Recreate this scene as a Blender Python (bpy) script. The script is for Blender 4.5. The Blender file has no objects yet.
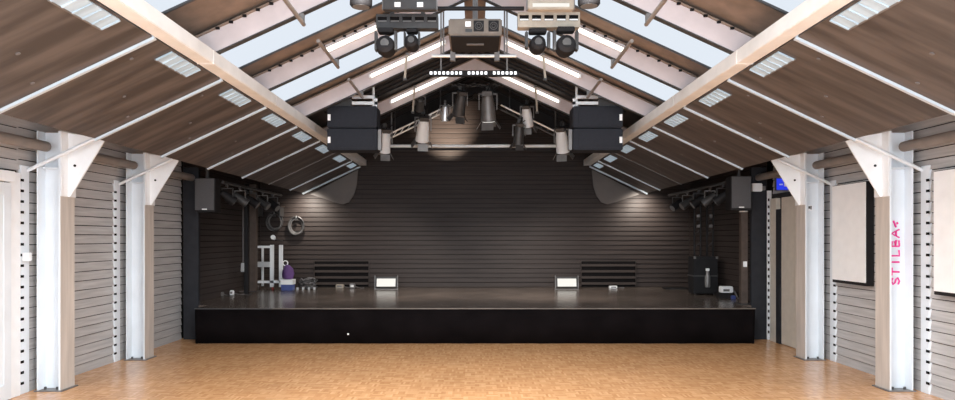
import bpy, bmesh, math, random
from mathutils import Vector, Matrix
random.seed(7)
SC = bpy.context.scene
COL = SC.collection
F, CX, CY, EYE = 670.0, 475.0, 238.0, 1.65      # focal length in px, vanishing point, eye height

def at(px, py, Y):                               # a pixel at depth Y -> point of the room
    return Vector(((px-CX)/F*Y, Y, EYE+(CY-py)/F*Y))

# ------------------------------------------------------------------ materials
def mat(name, col, rough=.6, metal=0.0, noise=0.0, nscale=8.0, stretch=(1,1,1), bump=0.0, emit=None, es=0.0, spec=.5):
    m = bpy.data.materials.new(name); m.use_nodes = True
    nt = m.node_tree; b = nt.nodes['Principled BSDF']
    b.inputs['Base Color'].default_value = (*col, 1); b.inputs['Roughness'].default_value = rough
    b.inputs['Metallic'].default_value = metal; b.inputs['Specular IOR Level'].default_value = spec
    if emit:
        b.inputs['Emission Color'].default_value = (*emit, 1); b.inputs['Emission Strength'].default_value = es
    if noise or bump:
        tc = nt.nodes.new('ShaderNodeTexCoord'); mp = nt.nodes.new('ShaderNodeMapping')
        mp.inputs['Scale'].default_value = stretch
        nz = nt.nodes.new('ShaderNodeTexNoise'); nz.inputs['Scale'].default_value = nscale; nz.inputs['Detail'].default_value = 5
        nt.links.new(tc.outputs['Object'], mp.inputs['Vector']); nt.links.new(mp.outputs['Vector'], nz.inputs['Vector'])
        if noise:
            cr = nt.nodes.new('ShaderNodeValToRGB')
            cr.color_ramp.elements[0].position = .3; cr.color_ramp.elements[1].position = .7
            cr.color_ramp.elements[0].color = (*[c*(1-noise) for c in col], 1)
            cr.color_ramp.elements[1].color = (*[min(1, c*(1+noise)) for c in col], 1)
            nt.links.new(nz.outputs['Fac'], cr.inputs['Fac']); nt.links.new(cr.outputs['Color'], b.inputs['Base Color'])
        if bump:
            bp = nt.nodes.new('ShaderNodeBump'); bp.inputs['Strength'].default_value = bump; bp.inputs['Distance'].default_value = .01
            nt.links.new(nz.outputs['Fac'], bp.inputs['Height']); nt.links.new(bp.outputs['Normal'], b.inputs['Normal'])
    return m

def emis(name, col, s):
    m = bpy.data.materials.new(name); m.use_nodes = True
    nt = m.node_tree; nt.nodes.clear()
    e = nt.nodes.new('ShaderNodeEmission'); o = nt.nodes.new('ShaderNodeOutputMaterial')
    e.inputs['Color'].default_value = (*col, 1); e.inputs['Strength'].default_value = s
    nt.links.new(e.outputs[0], o.inputs[0]); return m

def parquet_mat():
    m = bpy.data.materials.new('mosaic_parquet'); m.use_nodes = True
    nt = m.node_tree; N = nt.nodes; L = nt.links; b = N['Principled BSDF']
    tc = N.new('ShaderNodeTexCoord'); sx = N.new('ShaderNodeSeparateXYZ'); L.new(tc.outputs['Object'], sx.inputs[0])
    def math_(op, a, bb=None):
        n = N.new('ShaderNodeMath'); n.operation = op
        for i, v in enumerate((a, bb)):
            if v is None: continue
            if isinstance(v, (int, float)): n.inputs[i].default_value = v
            else: L.new(v, n.inputs[i])
        return n.outputs[0]
    T = .12
    u = math_('DIVIDE', sx.outputs[0], T); v = math_('DIVIDE', sx.outputs[1], T)
    cu = math_('FLOOR', u); cv = math_('FLOOR', v)
    par = math_('MODULO', math_('ABSOLUTE', math_('ADD', cu, cv)), 2.0)
    fu = math_('FLOOR', math_('MULTIPLY', u, 5.0)); fv = math_('FLOOR', math_('MULTIPLY', v, 5.0))
    mix = N.new('ShaderNodeMix'); mix.data_type = 'FLOAT'
    L.new(par, mix.inputs[0]); L.new(fu, mix.inputs[2]); L.new(fv, mix.inputs[3])
    cb = N.new('ShaderNodeCombineXYZ'); L.new(cu, cb.inputs[0]); L.new(cv, cb.inputs[1]); L.new(mix.outputs[0], cb.inputs[2])
    wn = N.new('ShaderNodeTexWhiteNoise'); wn.noise_dimensions = '3D'; L.new(cb.outputs[0], wn.inputs['Vector'])
    cr = N.new('ShaderNodeValToRGB'); e = cr.color_ramp.elements
    e[0].color = (.60, .305, .135, 1); e[1].color = (.80, .465, .240, 1)
    k = e.new(.5); k.color = (.69, .370, .175, 1)
    L.new(wn.outputs['Value'], cr.inputs['Fac'])
    nz = N.new('ShaderNodeTexNoise'); nz.inputs['Scale'].default_value = 1.1; nz.inputs['Detail'].default_value = 4
    L.new(tc.outputs['Object'], nz.inputs['Vector'])
    mr = N.new('ShaderNodeMapRange'); mr.inputs[3].default_value = .82; mr.inputs[4].default_value = 1.15
    L.new(nz.outputs['Fac'], mr.inputs[0])
    mx = N.new('ShaderNodeMix'); mx.data_type = 'RGBA'; mx.blend_type = 'MULTIPLY'; mx.inputs[0].default_value = 1
    L.new(cr.outputs['Color'], mx.inputs[6]); L.new(mr.outputs[0], mx.inputs[7]); L.new(mx.outputs[2], b.inputs['Base Color'])
    b.inputs['Roughness'].default_value = .24; b.inputs['Specular IOR Level'].default_value = .45
    return m

def soffit_mat():
    # brown sheet with broad streaks that run down the slope
    m = bpy.data.materials.new('brown_soffit_sheet'); m.use_nodes = True
    nt = m.node_tree; N = nt.nodes; L = nt.links; b = N['Principled BSDF']
    tc = N.new('ShaderNodeTexCoord'); mp = N.new('ShaderNodeMapping'); mp.inputs['Scale'].default_value = (.12, 1, .12)
    L.new(tc.outputs['Object'], mp.inputs['Vector'])
    nz = N.new('ShaderNodeTexNoise'); nz.inputs['Scale'].default_value = 7; nz.inputs['Detail'].default_value = 4
    L.new(mp.outputs['Vector'], nz.inputs['Vector'])
    cr = N.new('ShaderNodeValToRGB'); e = cr.color_ramp.elements
    e[0].position = .38; e[1].position = .62
    e[0].color = (.056, .046, .042, 1); e[1].color = (.117, .096, .086, 1)
    L.new(nz.outputs['Fac'], cr.inputs['Fac']); L.new(cr.outputs['Color'], b.inputs['Base Color'])
    b.inputs['Roughness'].default_value = .55
    return m

M = dict(
    parquet=parquet_mat(), soffit=soffit_mat(),
    board=mat('silver_grey_board', (.47,.45,.44), .5, noise=.16, nscale=5, stretch=(1,.35,6), bump=.12),
    gap=mat('dark_gap', (.010,.009,.009), .9, spec=.1),
    black_board=mat('black_stained_board', (.041,.030,.0265), .55, spec=.3, noise=.22, nscale=4, stretch=(.3,.3,6), bump=.1),
    steel=mat('pale_painted_steel', (.76,.80,.84), .35, noise=.05, nscale=3),
    white=mat('white_paint', (.86,.87,.88), .4, noise=.03),
    floor_tint=mat('tan_floor_tint', (.56,.50,.45), .35, noise=.12, nscale=5, stretch=(3,3,.3)),  # tan imitates the warm floor reflected in the pale steel
    cream=mat('cream_beam_paint', (.78,.76,.73), .45, noise=.08, nscale=4),
    rafter=mat('pinkish_rafter_paint', (.56,.49,.49), .45, noise=.08, nscale=5),
    deck_brown=mat('brown_roof_deck', (.20,.145,.11), .7, noise=.2, nscale=6),
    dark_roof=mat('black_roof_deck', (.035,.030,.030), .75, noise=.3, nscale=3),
    seam=mat('pale_seam_strip', (.55,.62,.68), .3),
    black=mat('matt_black', (.014,.013,.014), .65, spec=.25, noise=.2, nscale=9),
    dark=mat('dark_grey_metal', (.05,.048,.048), .4, noise=.2, nscale=12),
    mid=mat('grey_metal', (.20,.19,.185), .4, metal=.3, noise=.15),
    silver=mat('bright_steel', (.72,.72,.72), .3, metal=.5),
    pipe=mat('brown_pipe', (.22,.19,.17), .5, noise=.15, nscale=4),
    navy=mat('black_speaker_paint', (.014,.015,.021), .6, spec=.25, noise=.15, nscale=20),
    grille=mat('speaker_grille', (.075,.072,.075), .6, noise=.25, nscale=90),
    stage=mat('dark_stage_deck', (.125,.100,.085), .22, noise=.35, nscale=2.2, bump=.03),
    nosing=mat('worn_stage_edge', (.17,.14,.115), .5, noise=.3, nscale=6, stretch=(.3,1,1)),
    curtain=mat('black_curtain', (.0055,.0042,.0045), .95, spec=.05, noise=.3, nscale=3),
    returnm=mat('charcoal_panel', (.024,.025,.030), .65, spec=.25, noise=.15),
    beige=mat('beige_housing', (.42,.36,.29), .5, noise=.15, nscale=10),
    taupe=mat('taupe_housing', (.16,.13,.105), .5, noise=.2, nscale=10),
    board_white=mat('white_board_face', (.93,.93,.93), .5, noise=.03),
    glass=mat('pale_glass', (.80,.86,.90), .08, noise=.04, nscale=2),
    pink=mat('pink_marker', (.85,.045,.30), .6),
    purple=mat('purple_cloth', (.12,.055,.19), .8, noise=.2),
    blue=mat('blue_sign', (.02,.04,.55), .4, emit=(.02,.05,.9), es=.5),
    cable=mat('grey_cable', (.16,.15,.15), .6),
    brownpost=mat('brown_post', (.085,.060,.047), .6, noise=.25, nscale=8),
    creamdoor=mat('cream_door', (.62,.56,.48), .5, noise=.06),
    red=mat('red_plastic', (.35,.03,.03), .5), bluep=mat('blue_plastic', (.06,.09,.28), .5),
    sky=emis('daylight_panel', (.84,.91,1.0), .69),
    strip=mat('corrugated_daylight_strip', (.36,.44,.50), .35, noise=.2, nscale=14, stretch=(.2,1,.2), emit=(.62,.76,.86), es=.16),
    tube=emis('fluorescent_tube', (1.0,.92,.82), 1.9),
    led=emis('led_dot', (.95,.97,1.0), 1.6),
    lamp=emis('lamp_face', (1.0,.97,.90), .75),
)

# ------------------------------------------------------------------ mesh building
class MB:
    def __init__(s): s.bm = bmesh.new()
    def hexa(s, p):                              # 8 points: bottom ring 0-3, top ring 4-7
        v = [s.bm.verts.new(q) for q in p]
        for f in ((3,2,1,0),(4,5,6,7),(0,1,5,4),(1,2,6,5),(2,3,7,6),(3,0,4,7)):
            s.bm.faces.new([v[i] for i in f])
        return s
    def box(s, x0, x1, y0, y1, z0, z1):
        return s.hexa([(x0,y0,z0),(x1,y0,z0),(x1,y1,z0),(x0,y1,z0),(x0,y0,z1),(x1,y0,z1),(x1,y1,z1),(x0,y1,z1)])
    def cbox(s, c, d, rot=None):                 # centre, dimensions, rotation matrix
        x, y, z = (k/2 for k in d); P = []
        for q in ((-x,-y,-z),(x,-y,-z),(x,y,-z),(-x,y,-z),(-x,-y,z),(x,-y,z),(x,y,z),(-x,y,z)):
            w = Vector(q)
            if rot: w = rot @ w
            P.append(Vector(c)+w)
        return s.hexa(P)
    def bar(s, p, q, w, h, up=(0,0,1)):
        p, q = Vector(p), Vector(q); d = (q-p).normalized(); u = Vector(up)
        if abs(d.dot(u)) > .98: u = Vector((0,1,0))
        a = d.cross(u).normalized(); b = a.cross(d).normalized()
        A, B = a*w/2, b*h/2
        return s.hexa([p-A-B, p+A-B, q+A-B, q-A-B, p-A+B, p+A+B, q+A+B, q-A+B])
    def prism(s, poly, d):                       # poly: 3-D points, d: extrusion vector
        d = Vector(d); a = [s.bm.verts.new(Vector(p)) for p in poly]; b = [s.bm.verts.new(Vector(p)+d) for p in poly]
        n = len(a); s.bm.faces.new(a); s.bm.faces.new(b[::-1])
        for i in range(n): s.bm.faces.new((a[i], b[i], b[(i+1) % n], a[(i+1) % n]))
        return s
    def tube(s, pts, r, n=10, close=False):
        pts = [Vector(p) for p in pts]; rings = []; m = len(pts); ref = None
        for i, p in enumerate(pts):
            if close: t = pts[(i+1) % m]-pts[i-1]
            else: t = pts[min(i+1, m-1)]-pts[max(i-1, 0)]
            t.normalize()
            if ref is None: ref = Vector((0,0,1)) if abs(t.z) < .9 else Vector((1,0,0))
            a = t.cross(ref).normalized(); b = a.cross(t).normalized(); ref = b
            rr = r[i] if isinstance(r, (list, tuple)) else r
            rings.append([s.bm.verts.new(p+(a*math.cos(2*math.pi*k/n)+b*math.sin(2*math.pi*k/n))*rr) for k in range(n)])
        for i in range(m if close else m-1):
            A, B = rings[i], rings[(i+1) % m]
            for k in range(n): s.bm.faces.new((A[k], A[(k+1) % n], B[(k+1) % n], B[k]))
        if not close: s.bm.faces.new(rings[0][::-1]); s.bm.faces.new(rings[-1])
        return s
    def loop(s, c, R, r, ax='Y', squash=1.0, n=20):
        P = []
        for k in range(n):
            t = 2*math.pi*k/n; u, v = R*math.cos(t), R*squash*math.sin(t)
            P.append(Vector(c)+(Vector((u,0,v)) if ax == 'Y' else Vector((0,u,v)) if ax == 'X' else Vector((u,v,0))))
        return s.tube(P, r, 6, True)
    def build(s, name, m, parent=None, bevel=0.0, smooth=False):
        bmesh.ops.recalc_face_normals(s.bm, faces=s.bm.faces)
        if bevel:
            bmesh.ops.bevel(s.bm, geom=list(s.bm.edges), offset=bevel, segments=2, affect='EDGES', clamp_overlap=True)
        if smooth:
            for f in s.bm.faces: f.smooth = True
            for e in s.bm.edges:
                if len(e.link_faces) == 2 and e.calc_face_angle(0) > .7: e.smooth = False
        me = bpy.data.meshes.new(name); s.bm.to_mesh(me); s.bm.free()
        me.materials.append(M[m] if isinstance(m, str) else m)
        o = bpy.data.objects.new(name, me); COL.objects.link(o)
        if parent: o.parent = parent
        return o

def tag(o, label, cat, group=None, kind=None):
    o['label'] = label; o['category'] = cat
    if group: o['group'] = group
    if kind: o['kind'] = kind
    return o
def thing(name, label, cat, loc=(0,0,0), group=None, rz=0):
    o = bpy.data.objects.new(name, None); COL.objects.link(o)
    o.location = loc; o.rotation_euler = (0,0,rz); o.empty_display_size = .1
    return tag(o, label, cat, group)
def struct(o): o['kind'] = 'structure'; return o
def sempty(name):
    o = bpy.data.objects.new(name, None); COL.objects.link(o); return struct(o)
def copy_tree(o, parent=None):
    c = o.copy(); COL.objects.link(c)
    if parent: c.parent = parent
    for ch in list(o.children): copy_tree(ch, c)
    return c

# ------------------------------------------------------------------ main dimensions
RAF = [4.72, 6.30, 7.88, 9.60, 11.50, 13.20]      # portal frames (depth)
SL = .46
def rtop(x): return 4.735-SL*abs(x)                # top of the rafters
BEAM_OUT, BEAM_IN, BEAM_Z0, BEAM_Z1 = 2.55, 2.40, 3.25, 3.38
PX0, PZ0, PX1, PZ1 = 2.55, 3.25, 3.82, 2.65       # soffit panel top and bottom edges
SEAM0, PITCH = 3.91, 1.42
WALL = 4.82
YB = 14.95                                        # back wall of the stage
YS = 10.43; HS = .553                             # stage front, stage height
YR = 10.90                                        # black returns beside the stage
SIDES = ((-1, 'left'), (1, 'right'))

# ------------------------------------------------------------------ floor
struct(MB().box(-5.0, 5.0, 1.0, YB+.1, -.1, 0).build('floor', 'parquet'))

# ------------------------------------------------------------------ boarded walls
def boards_along_y(mb, s, x, y0, y1, z0, z1, pitch=.113, t=.022):
    z = z0
    while z < z1-.01:
        e = min(z+pitch-.010, z1)
        prof = [(x, y0, z), (x-s*t, y0, z), (x-s*t, y0, z+.012), (x-s*t*.35, y0, e), (x, y0, e)]
        mb.prism(prof, (0, y1-y0, 0)); z += pitch
    return mb
def boards_along_x(mb, x0, x1, y, z0, z1, pitch=.104, t=.022):
    z = z0
    while z < z1-.01:
        e = min(z+pitch-.010, z1)
        prof = [(x0, y, z), (x0, y-t, z), (x0, y-t, z+.012), (x0, y-t*.35, e), (x0, y, e)]
        mb.prism(prof, (x1-x0, 0, 0)); z += pitch
    return mb
for s, side in SIDES:
    w = sempty('wall_'+side)
    ya = 7.04 if s < 0 else 2.4
    yb = 10.96 if s < 0 else 9.50
    boards_along_y(MB(), s, s*WALL, ya, yb, 0, 2.92).build('board_cladding', 'board', w)
    MB().box(min(s*WALL, s*(WALL+.06)), max(s*WALL, s*(WALL+.06)), 2.4, YB+.1, 0, 2.94).build('backing', 'gap', w)
    if s < 0:
        boards_along_y(MB(), s, s*WALL, 2.4, 5.5, 0, 2.92).build('board_cladding', 'board', w)
        boards_along_y(MB(), s, s*WALL, 5.5, 7.04, 2.36, 2.92).build('board_cladding', 'board', w)
    else:
        boards_along_y(MB(), s, s*WALL, 9.50, 10.80, 2.36, 2.92).build('board_cladding', 'board', w)
    # stage side wall in the same black boards as the back
    sw = boards_along_y(MB(), s, s*(WALL-.02), YR+.1, YB, HS, 2.95, .104)
    sw.build('stage_board_cladding', 'black_board', w)
wb = sempty('wall_back')
boards_along_x(MB(), -WALL, WALL, YB, HS+.005, 4.7).build('board_cladding', 'black_board', wb)
MB().box(-5, 5, YB, YB+.1, 0, 4.8).build('backing', 'gap', wb)
# black returns either side of the stage opening
for s, side in SIDES:
    a, b = sorted((s*4.50, s*4.745))
    struct(MB().box(a, b, YR, YR+.08, 0, 2.80).build('wall_stage_'+side, 'returnm', None, .004))

# slotted rails where the board cladding meets the columns
n_ = 0
for s, side in SIDES:
    for yc in ((7.20, 9.04) if s < 0 else (7.20, 9.04, 10.94)):
        n_ += 1
        r = sempty('trim_%d' % n_)
        xf = s*4.785
        y0, y1 = (yc-.14, yc-.005) if yc < 10 else (yc-.05, yc+.05)
        if yc > 10: a, b = 4.755, 4.835
        else: a, b = sorted((xf, s*(WALL-.001)))
        MB().box(a, b, y0, y1, 0, 2.42).build('rail', 'white' if yc > 10 else 'steel', r, .004)
        d = MB(); z = .10
        while z < 2.35:
            if yc > 10: d.box(4.760, 4.785, y0-.004, y0+.01, z, z+.045)
            else:
                d.box(*sorted((xf-s*.003, xf+s*.01)), y0, y0+.045, z, z+.028)
            z += .113
        d.build('slot_row', 'gap', r)

# white glazed door at the left edge
d1 = sempty('door_1')
fr = MB()
fr.box(-4.815, -4.765, 6.86, 7.03, 0, 2.33).box(-4.80, -4.70, 5.50, 5.62, 0, 2.33).box(-4.80, -4.70, 5.62, 6.86, 2.22, 2.33)
fr.build('door_frame', 'white', d1, .006)
lf = MB().box(-4.785, -4.735, 6.735, 6.845, .01, 2.21).box(-4.775, -4.72, 5.63, 5.74, .01, 2.21)
lf.box(-4.775, -4.72, 5.74, 6.735, 2.09, 2.21).box(-4.775, -4.72, 5.74, 6.735, .01, .17)
leaf = lf.build('door_leaf', 'steel', d1, .004)
MB().box(-4.757, -4.742, 5.74, 6.735, .17, 2.09).build('glass_pane', 'glass', leaf)
for zz in (.45, 1.15, 1.9): MB().box(-4.77, -4.755, 6.842, 6.864, zz, zz+.09).build('hinge', 'white', d1)

# cream side door by the stage on the right
d2 = sempty('door_2')
MB().box(4.755, 4.815, 9.52, 10.40, .01, 2.28).build('door_leaf', 'creamdoor', d2, .004)
MB().box(4.74, 4.818, 10.42, 10.56, 0, 2.10).box(4.74, 4.818, 9.42, 9.50, 0, 2.34).box(4.74, 4.818, 9.50, 10.70, 2.29, 2.35).build('door_frame', 'returnm', d2, .004)
MB().box(4.75, 4.818, 10.57, 10.78, 0, 2.28).build('jamb_lining', 'creamdoor', d2)

# ------------------------------------------------------------------ roof
ce = sempty('ceiling')
TH = .10
def roof_strip(mb, s, xa, xb, y0, y1, lift=.04):
    za, zb = rtop(xa)+lift, rtop(xb)+lift
    mb.hexa([(s*xa,y0,za),(s*xb,y0,zb),(s*xb,y1,zb),(s*xa,y1,za),(s*xa,y0,za+TH),(s*xb,y0,zb+TH),(s*xb,y1,zb+TH),(s*xa,y1,za+TH)])
wn = 0
brown, dark, low = MB(), MB(), MB()
for s, side in SIDES:
    for i in range(4):                           # bays with daylight: 2.1-9.1 m
        r0, r1 = (RAF[i-1] if i else 3.1), RAF[i]
        bw = (.62, .62, .36, .26)[i]
        roof_strip(brown, s, 0, 2.72, r1-bw, r1+.10)
        roof_strip(brown, s, 0, .14, r0+.10, r1-bw)
        wn += 1
        wdw = MB(); roof_strip(wdw, s, .14, 2.72, r0+.10, r1-bw)
        w = sempty('window_%d' % wn)
        wdw.build('skylight_pane', 'sky', w)
        g = MB()
        for yy in (r0+.11, r1-bw-.01): g.bar((s*.14, yy, rtop(.14)+.03), (s*2.70, yy, rtop(2.70)+.03), .025, .02)
        g.build('glazing_bar', 'dark', w)
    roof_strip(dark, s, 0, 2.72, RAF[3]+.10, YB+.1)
    # low outer roof that runs on over the soffit panels to the wall head
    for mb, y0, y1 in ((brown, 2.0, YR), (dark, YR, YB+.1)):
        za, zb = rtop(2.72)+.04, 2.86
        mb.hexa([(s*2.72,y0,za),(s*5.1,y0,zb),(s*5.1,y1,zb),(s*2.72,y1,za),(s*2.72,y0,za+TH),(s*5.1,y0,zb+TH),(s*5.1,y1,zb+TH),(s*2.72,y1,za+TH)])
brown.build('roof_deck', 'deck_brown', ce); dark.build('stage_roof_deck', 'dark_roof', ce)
# black ribs under the stage roof
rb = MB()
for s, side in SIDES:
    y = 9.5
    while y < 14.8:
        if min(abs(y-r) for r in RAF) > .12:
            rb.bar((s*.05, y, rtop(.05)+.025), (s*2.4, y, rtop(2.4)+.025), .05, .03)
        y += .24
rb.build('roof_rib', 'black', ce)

# rafters: one portal frame at a time
ORD = {6.30: 'nearest the camera', 7.88: 'second from the camera', 9.60: 'third from the camera', 11.50: 'above the front of the stage', 13.20: 'black, deep over the stage'}
for y in RAF[1:]:
    blk = y > 13
    t = thing('roof_rafter', ('pinkish white gabled roof rafter pair, ' if not blk else 'gabled roof rafter pair, ')+ORD[y], 'rafter', (0, y, 3.2))
    for s, side in SIDES:
        m = 'black' if blk else 'rafter'
        def seg(za, zb, hw, mm, name, yo=0.0):
            xa, xb = .0, 2.70
            P = []
            for zz in (za, zb):
                for (xx, yy) in ((xa,-hw),(xb,-hw),(xb,hw),(xa,hw)):
                    P.append((s*xx, yy+yo, rtop(xx)-3.2+zz))
            MB().hexa(P).build(name, mm, t)
        seg(-.228, -.018, .03, m, 'web')
        seg(-.018, .0, .05, 'black' if blk else 'deck_brown', 'top_flange')
        seg(-.240, -.228, .036, 'black' if blk else 'dark', 'bottom_flange')
        if y < 9:
            for k in range(17):
                xx = .40+k*.125
                MB().cbox((s*xx, -.052, rtop(xx)-3.2-.024), (.034, .02, .022)).build('bolt', 'gap', t)

# cream edge beams
for s, side in SIDES:
    a, b = sorted((s*BEAM_IN, s*BEAM_OUT))
    t = thing('edge_beam', 'long cream beam running to the stage along the %s roof slope' % side, 'beam', (s*2.475, 2.2, BEAM_Z0))
    MB().prism([(-s*.075,0,0), (s*.075,0,0), (s*.075,0,.065), (-s*.075,0,.13)], (0,12.62,0)).build('beam_body', 'cream', t, .006)
    for yy in (3.95, 5.9, 7.8, 9.6, 11.4):
        MB().prism([(-s*.078,yy,-.003), (s*.078,yy,-.003), (s*.078,yy,.06), (-s*.078,yy,.125)], (0,.012,0)).build('splice_plate', 'cream', t)

# soffit panels
nth = ['nearest', 'second', 'third', 'fourth', 'fifth', 'sixth', 'seventh', 'eighth']
ux, uz = PX1-PX0, PZ1-PZ0
Ls = math.hypot(ux, uz); dx, dz = ux/Ls, uz/Ls     # unit vector down the slope
nx, nz = -dz, dx                                   # upward normal (for the right side)
if nz < 0: nx, nz = -nx, -nz
def slope_box(mb, s, a, b, y0, y1, lo, hi):        # along slope a..b from the beam, thickness lo..hi above the underside (local to the panel top edge)
    P = []
    for h in (lo, hi):
        for (u, yy) in ((a,y0),(b,y0),(b,y1),(a,y1)):
            P.append((s*(dx*u+nx*h), yy, dz*u+nz*h))
    mb.hexa(P); return mb
for s, side in SIDES:
    for k in range(8):
        y0 = SEAM0+PITCH*k; y1 = min(y0+PITCH, YB-.05)
        wd = y1-y0
        t = thing('soffit_panel', '%s brown sloping ceiling panel %s the %s wall' % (nth[k]+(' from the camera,' if k else ' to the camera,'), 'above', side), 'ceiling panel', (s*PX0, y0, PZ0), 'sloping ceiling panels')
        slope_box(MB(), s, .01, Ls, .018, wd-.018, 0, .035).build('sheet', 'soffit', t)
        if k != 5:
            slope_box(MB(), s, .0, Ls+.012, wd-.017 if k < 7 else wd-.04, wd+.017 if k < 7 else wd, -.022 if k < 7 else -.03, .05).build('seam_strip', 'seam', t)
        else:
            slope_box(MB(), s, .0, Ls+.012, wd-.012, wd+.012, -.008, .05).build('seam_strip', 'mid', t)
        if k == 0: slope_box(MB(), s, 0, Ls+.012, -.017, .017, -.022, .05).build('seam_strip', 'seam', t)
        yc = wd*.46; hl = .29 if wd > 1.2 else .2
        lt = slope_box(MB(), s, .03, .18, yc-hl, yc+hl, -.010, .0)
        q = .26
        n = 5
        for j in range(n+1):
            yy = yc-hl+2*hl*j/n
            slope_box(lt, s, .03, .18, yy-.008, yy+.008, -.018, -.010)
        lt.build('daylight_strip', 'strip', t)
        slope_box(MB(), s, .18, .192, yc-hl-.012, yc+hl+.012, -.014, 0).build('strip_edge', 'mid', t)
        # little fixing discs
        for (u, v) in ((.72, .55), (.30, .12), (.95, .88)):
            c = (s*(dx*u-nx*.006), wd*v, dz*u-nz*.006)
            e = (s*(dx*u+nx*.002), wd*v, dz*u+nz*.002)
            MB().tube([c, e], .016, 12).build('fixing_disc', 'cable', t)
        if k == 7:   # dark rounded fascia that hangs at the stage end
            Y = y1-.045
            pts = [(358.5,168),(357,184),(354,194),(349,201),(343,203),(335,201),(311,193)]
            poly = []
            for (px, py) in pts:
                p = at(px, py, Y); poly.append((s*abs(p.x)-s*PX0, wd-.085, p.z-PZ0-.03))
            MB().prism(poly, (0,.03,0)).build('end_fascia', 'soffit', t)

# eave pipes between the columns
for s, side in SIDES:
    for j, (y0, y1, w) in enumerate(((5.7, 7.19, 'in front of the first column'), (7.47, 9.03, 'between the two columns'), (9.31, 10.88, 'between the far column and the stage'))):
        o = MB().tube([(0,0,0), (0, y1-y0, 0)], .055, 14).build('eave_pipe', 'pipe', None, smooth=True)
        o.location = (s*4.60, y0, 2.63)
        tag(o, 'brown horizontal pipe under the eaves on the %s, %s' % (side, w), 'pipe')

# ------------------------------------------------------------------ steel columns
CW, CD = .25, .26
def make_column(s, y, label):
    t = thing('steel_column', label, 'column', (s*4.46, y, 0), 'steel columns along the walls')
    X = lambda a, b: sorted((s*a, s*b))
    H = 2.80
    MB().box(*X(0, .016), 0, CD, .012, H).build('inner_flange', 'steel', t)
    MB().box(*X(CW-.016, CW), 0, CD, .012, H).build('outer_flange', 'steel', t)
    MB().box(*X(.016, CW-.016), CD/2-.006, CD/2+.006, .012, H).build('web', 'steel', t)
    MB().box(*X(-.004, -.0005), .004, CD-.004, .012, 2.10).build('tan_floor_tint', 'floor_tint', t)['label'] = 'column face tinted tan like light off the floor'  # thin sheet carries the floor's warm reflection on the flange as colour
    MB().box(*X(-.03, CW+.02), -.02, CD+.02, 0, .012).build('base_plate', 'mid', t)
    for k, yy in enumerate((.05, CD-.05)):
        for xx in (.06, .19): MB().tube([(s*xx, yy, .012), (s*xx, yy, .04)], .013, 6).build('anchor_bolt', 'dark', t)
    # triangular gusset with a stiffening lip
    yg = CD/2
    tri = [(-s*.004, yg-.01, 2.10), (-s*.03, yg-.01, 2.10), (-s*.40, yg-.01, 2.70), (-s*.40, yg-.01, 2.725), (-s*.004, yg-.01, 2.545)]
    tri = [(-s*.004, yg-.01, 2.10), (-s*.035, yg-.01, 2.10), (-s*.405, yg-.01, 2.705), (-s*.385, yg-.01, 2.735), (-s*.004, yg-.01, 2.80)]
    MB().prism(tri, (0,.02,0)).build('gusset_plate', 'white', t)
    MB().box(*X(-.016, -.0045), .0, CD, 2.10, H).build('end_plate', 'white', t)
    MB().tube([(-s*.09, yg-.018, 2.44), (-s*.09, yg-.009, 2.44)], .014, 10).build('bolt_hole', 'gap', t)
    MB().tube([(s*.34, -.025, 2.37), (-s*.41, -.025, 2.725)], .020, 10).build('tie_rod', 'steel', t, smooth=True)
    MB().box(*X(.02, .20), .02, CD-.02, 2.40, 2.412).build('stiffener', 'steel', t)
    return t
cols = {}
for s, side in SIDES:
    cols[s, 0] = make_column(s, 7.20, 'pale steel column with white gusset nearest the camera on the left wall' if s < 0 else 'pale steel column with pink graffiti, by the near white board')
    cols[s, 1] = make_column(s, 9.04, 'pale steel column nearer the stage on the left wall' if s < 0 else 'pale steel column with a small dark notice, nearer the stage on the right')

# pink marker writing on the near right column web, running upwards
GL = {'S': [[(.9,.85),(.5,1),(.1,.8),(.3,.55),(.7,.45),(.9,.2),(.5,0),(.1,.15)]],
      'T': [[(0,1),(1,.95)], [(.5,1),(.45,0)]], 'I': [[(.5,1),(.5,0)]], 'L': [[(.1,1),(.1,0),(.8,.05)]],
      'B': [[(.1,0),(.1,1),(.7,.9),(.7,.6),(.1,.5),(.85,.4),(.8,.05),(.1,0)]], 'A': [[(0,0),(.5,1),(1,0)], [(.2,.4),(.85,.4)]],
      '-': [[(.1,.4),(.9,.75)], [(.5,.2),(.7,.3)]]}
g = MB(); zc = 1.135
for ch in 'STILBA-':
    wdt, hgt = .088, .085
    for st in GL[ch]:
        P = [Vector((.175-v*hgt, .1195, zc+u*wdt)) for (u, v) in st]
        g.tube(P, .010, 5)
    zc += .104
g.build('pink_writing', 'pink', cols[1, 0])['label'] = 'pink hand-written letters running up the column'
# small notice on the far right column
MB().box(.09, .15, .1195, .123, 2.02, 2.10).build('notice_plate', 'white', cols[1, 1])
MB().box(.098, .122, .118, .1195, 2.05, 2.085).box(.126, .142, .118, .1195, 2.04, 2.09).build('notice_print', 'dark', cols[1, 1])

# white boards on the right wall
for y0, y1, lb in ((8.05, 8.82, 'white board with deep black sides between the two right columns'), (5.95, 6.87, 'white board cut off by the right edge of the photo')):
    t = thing('wall_board', lb, 'board', (4.79, (y0+y1)/2, 1.10), 'white boards on the right wall')
    h = (y1-y0)/2
    MB().box(-.085, 0.005, -h, h, -.03, 1.235).build('black_case', 'black', t, .004)
    MB().box(-.094, -.086, -h+.008, h-.008, .008, 1.228).build('white_face', 'board_white', t, .002)

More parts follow.
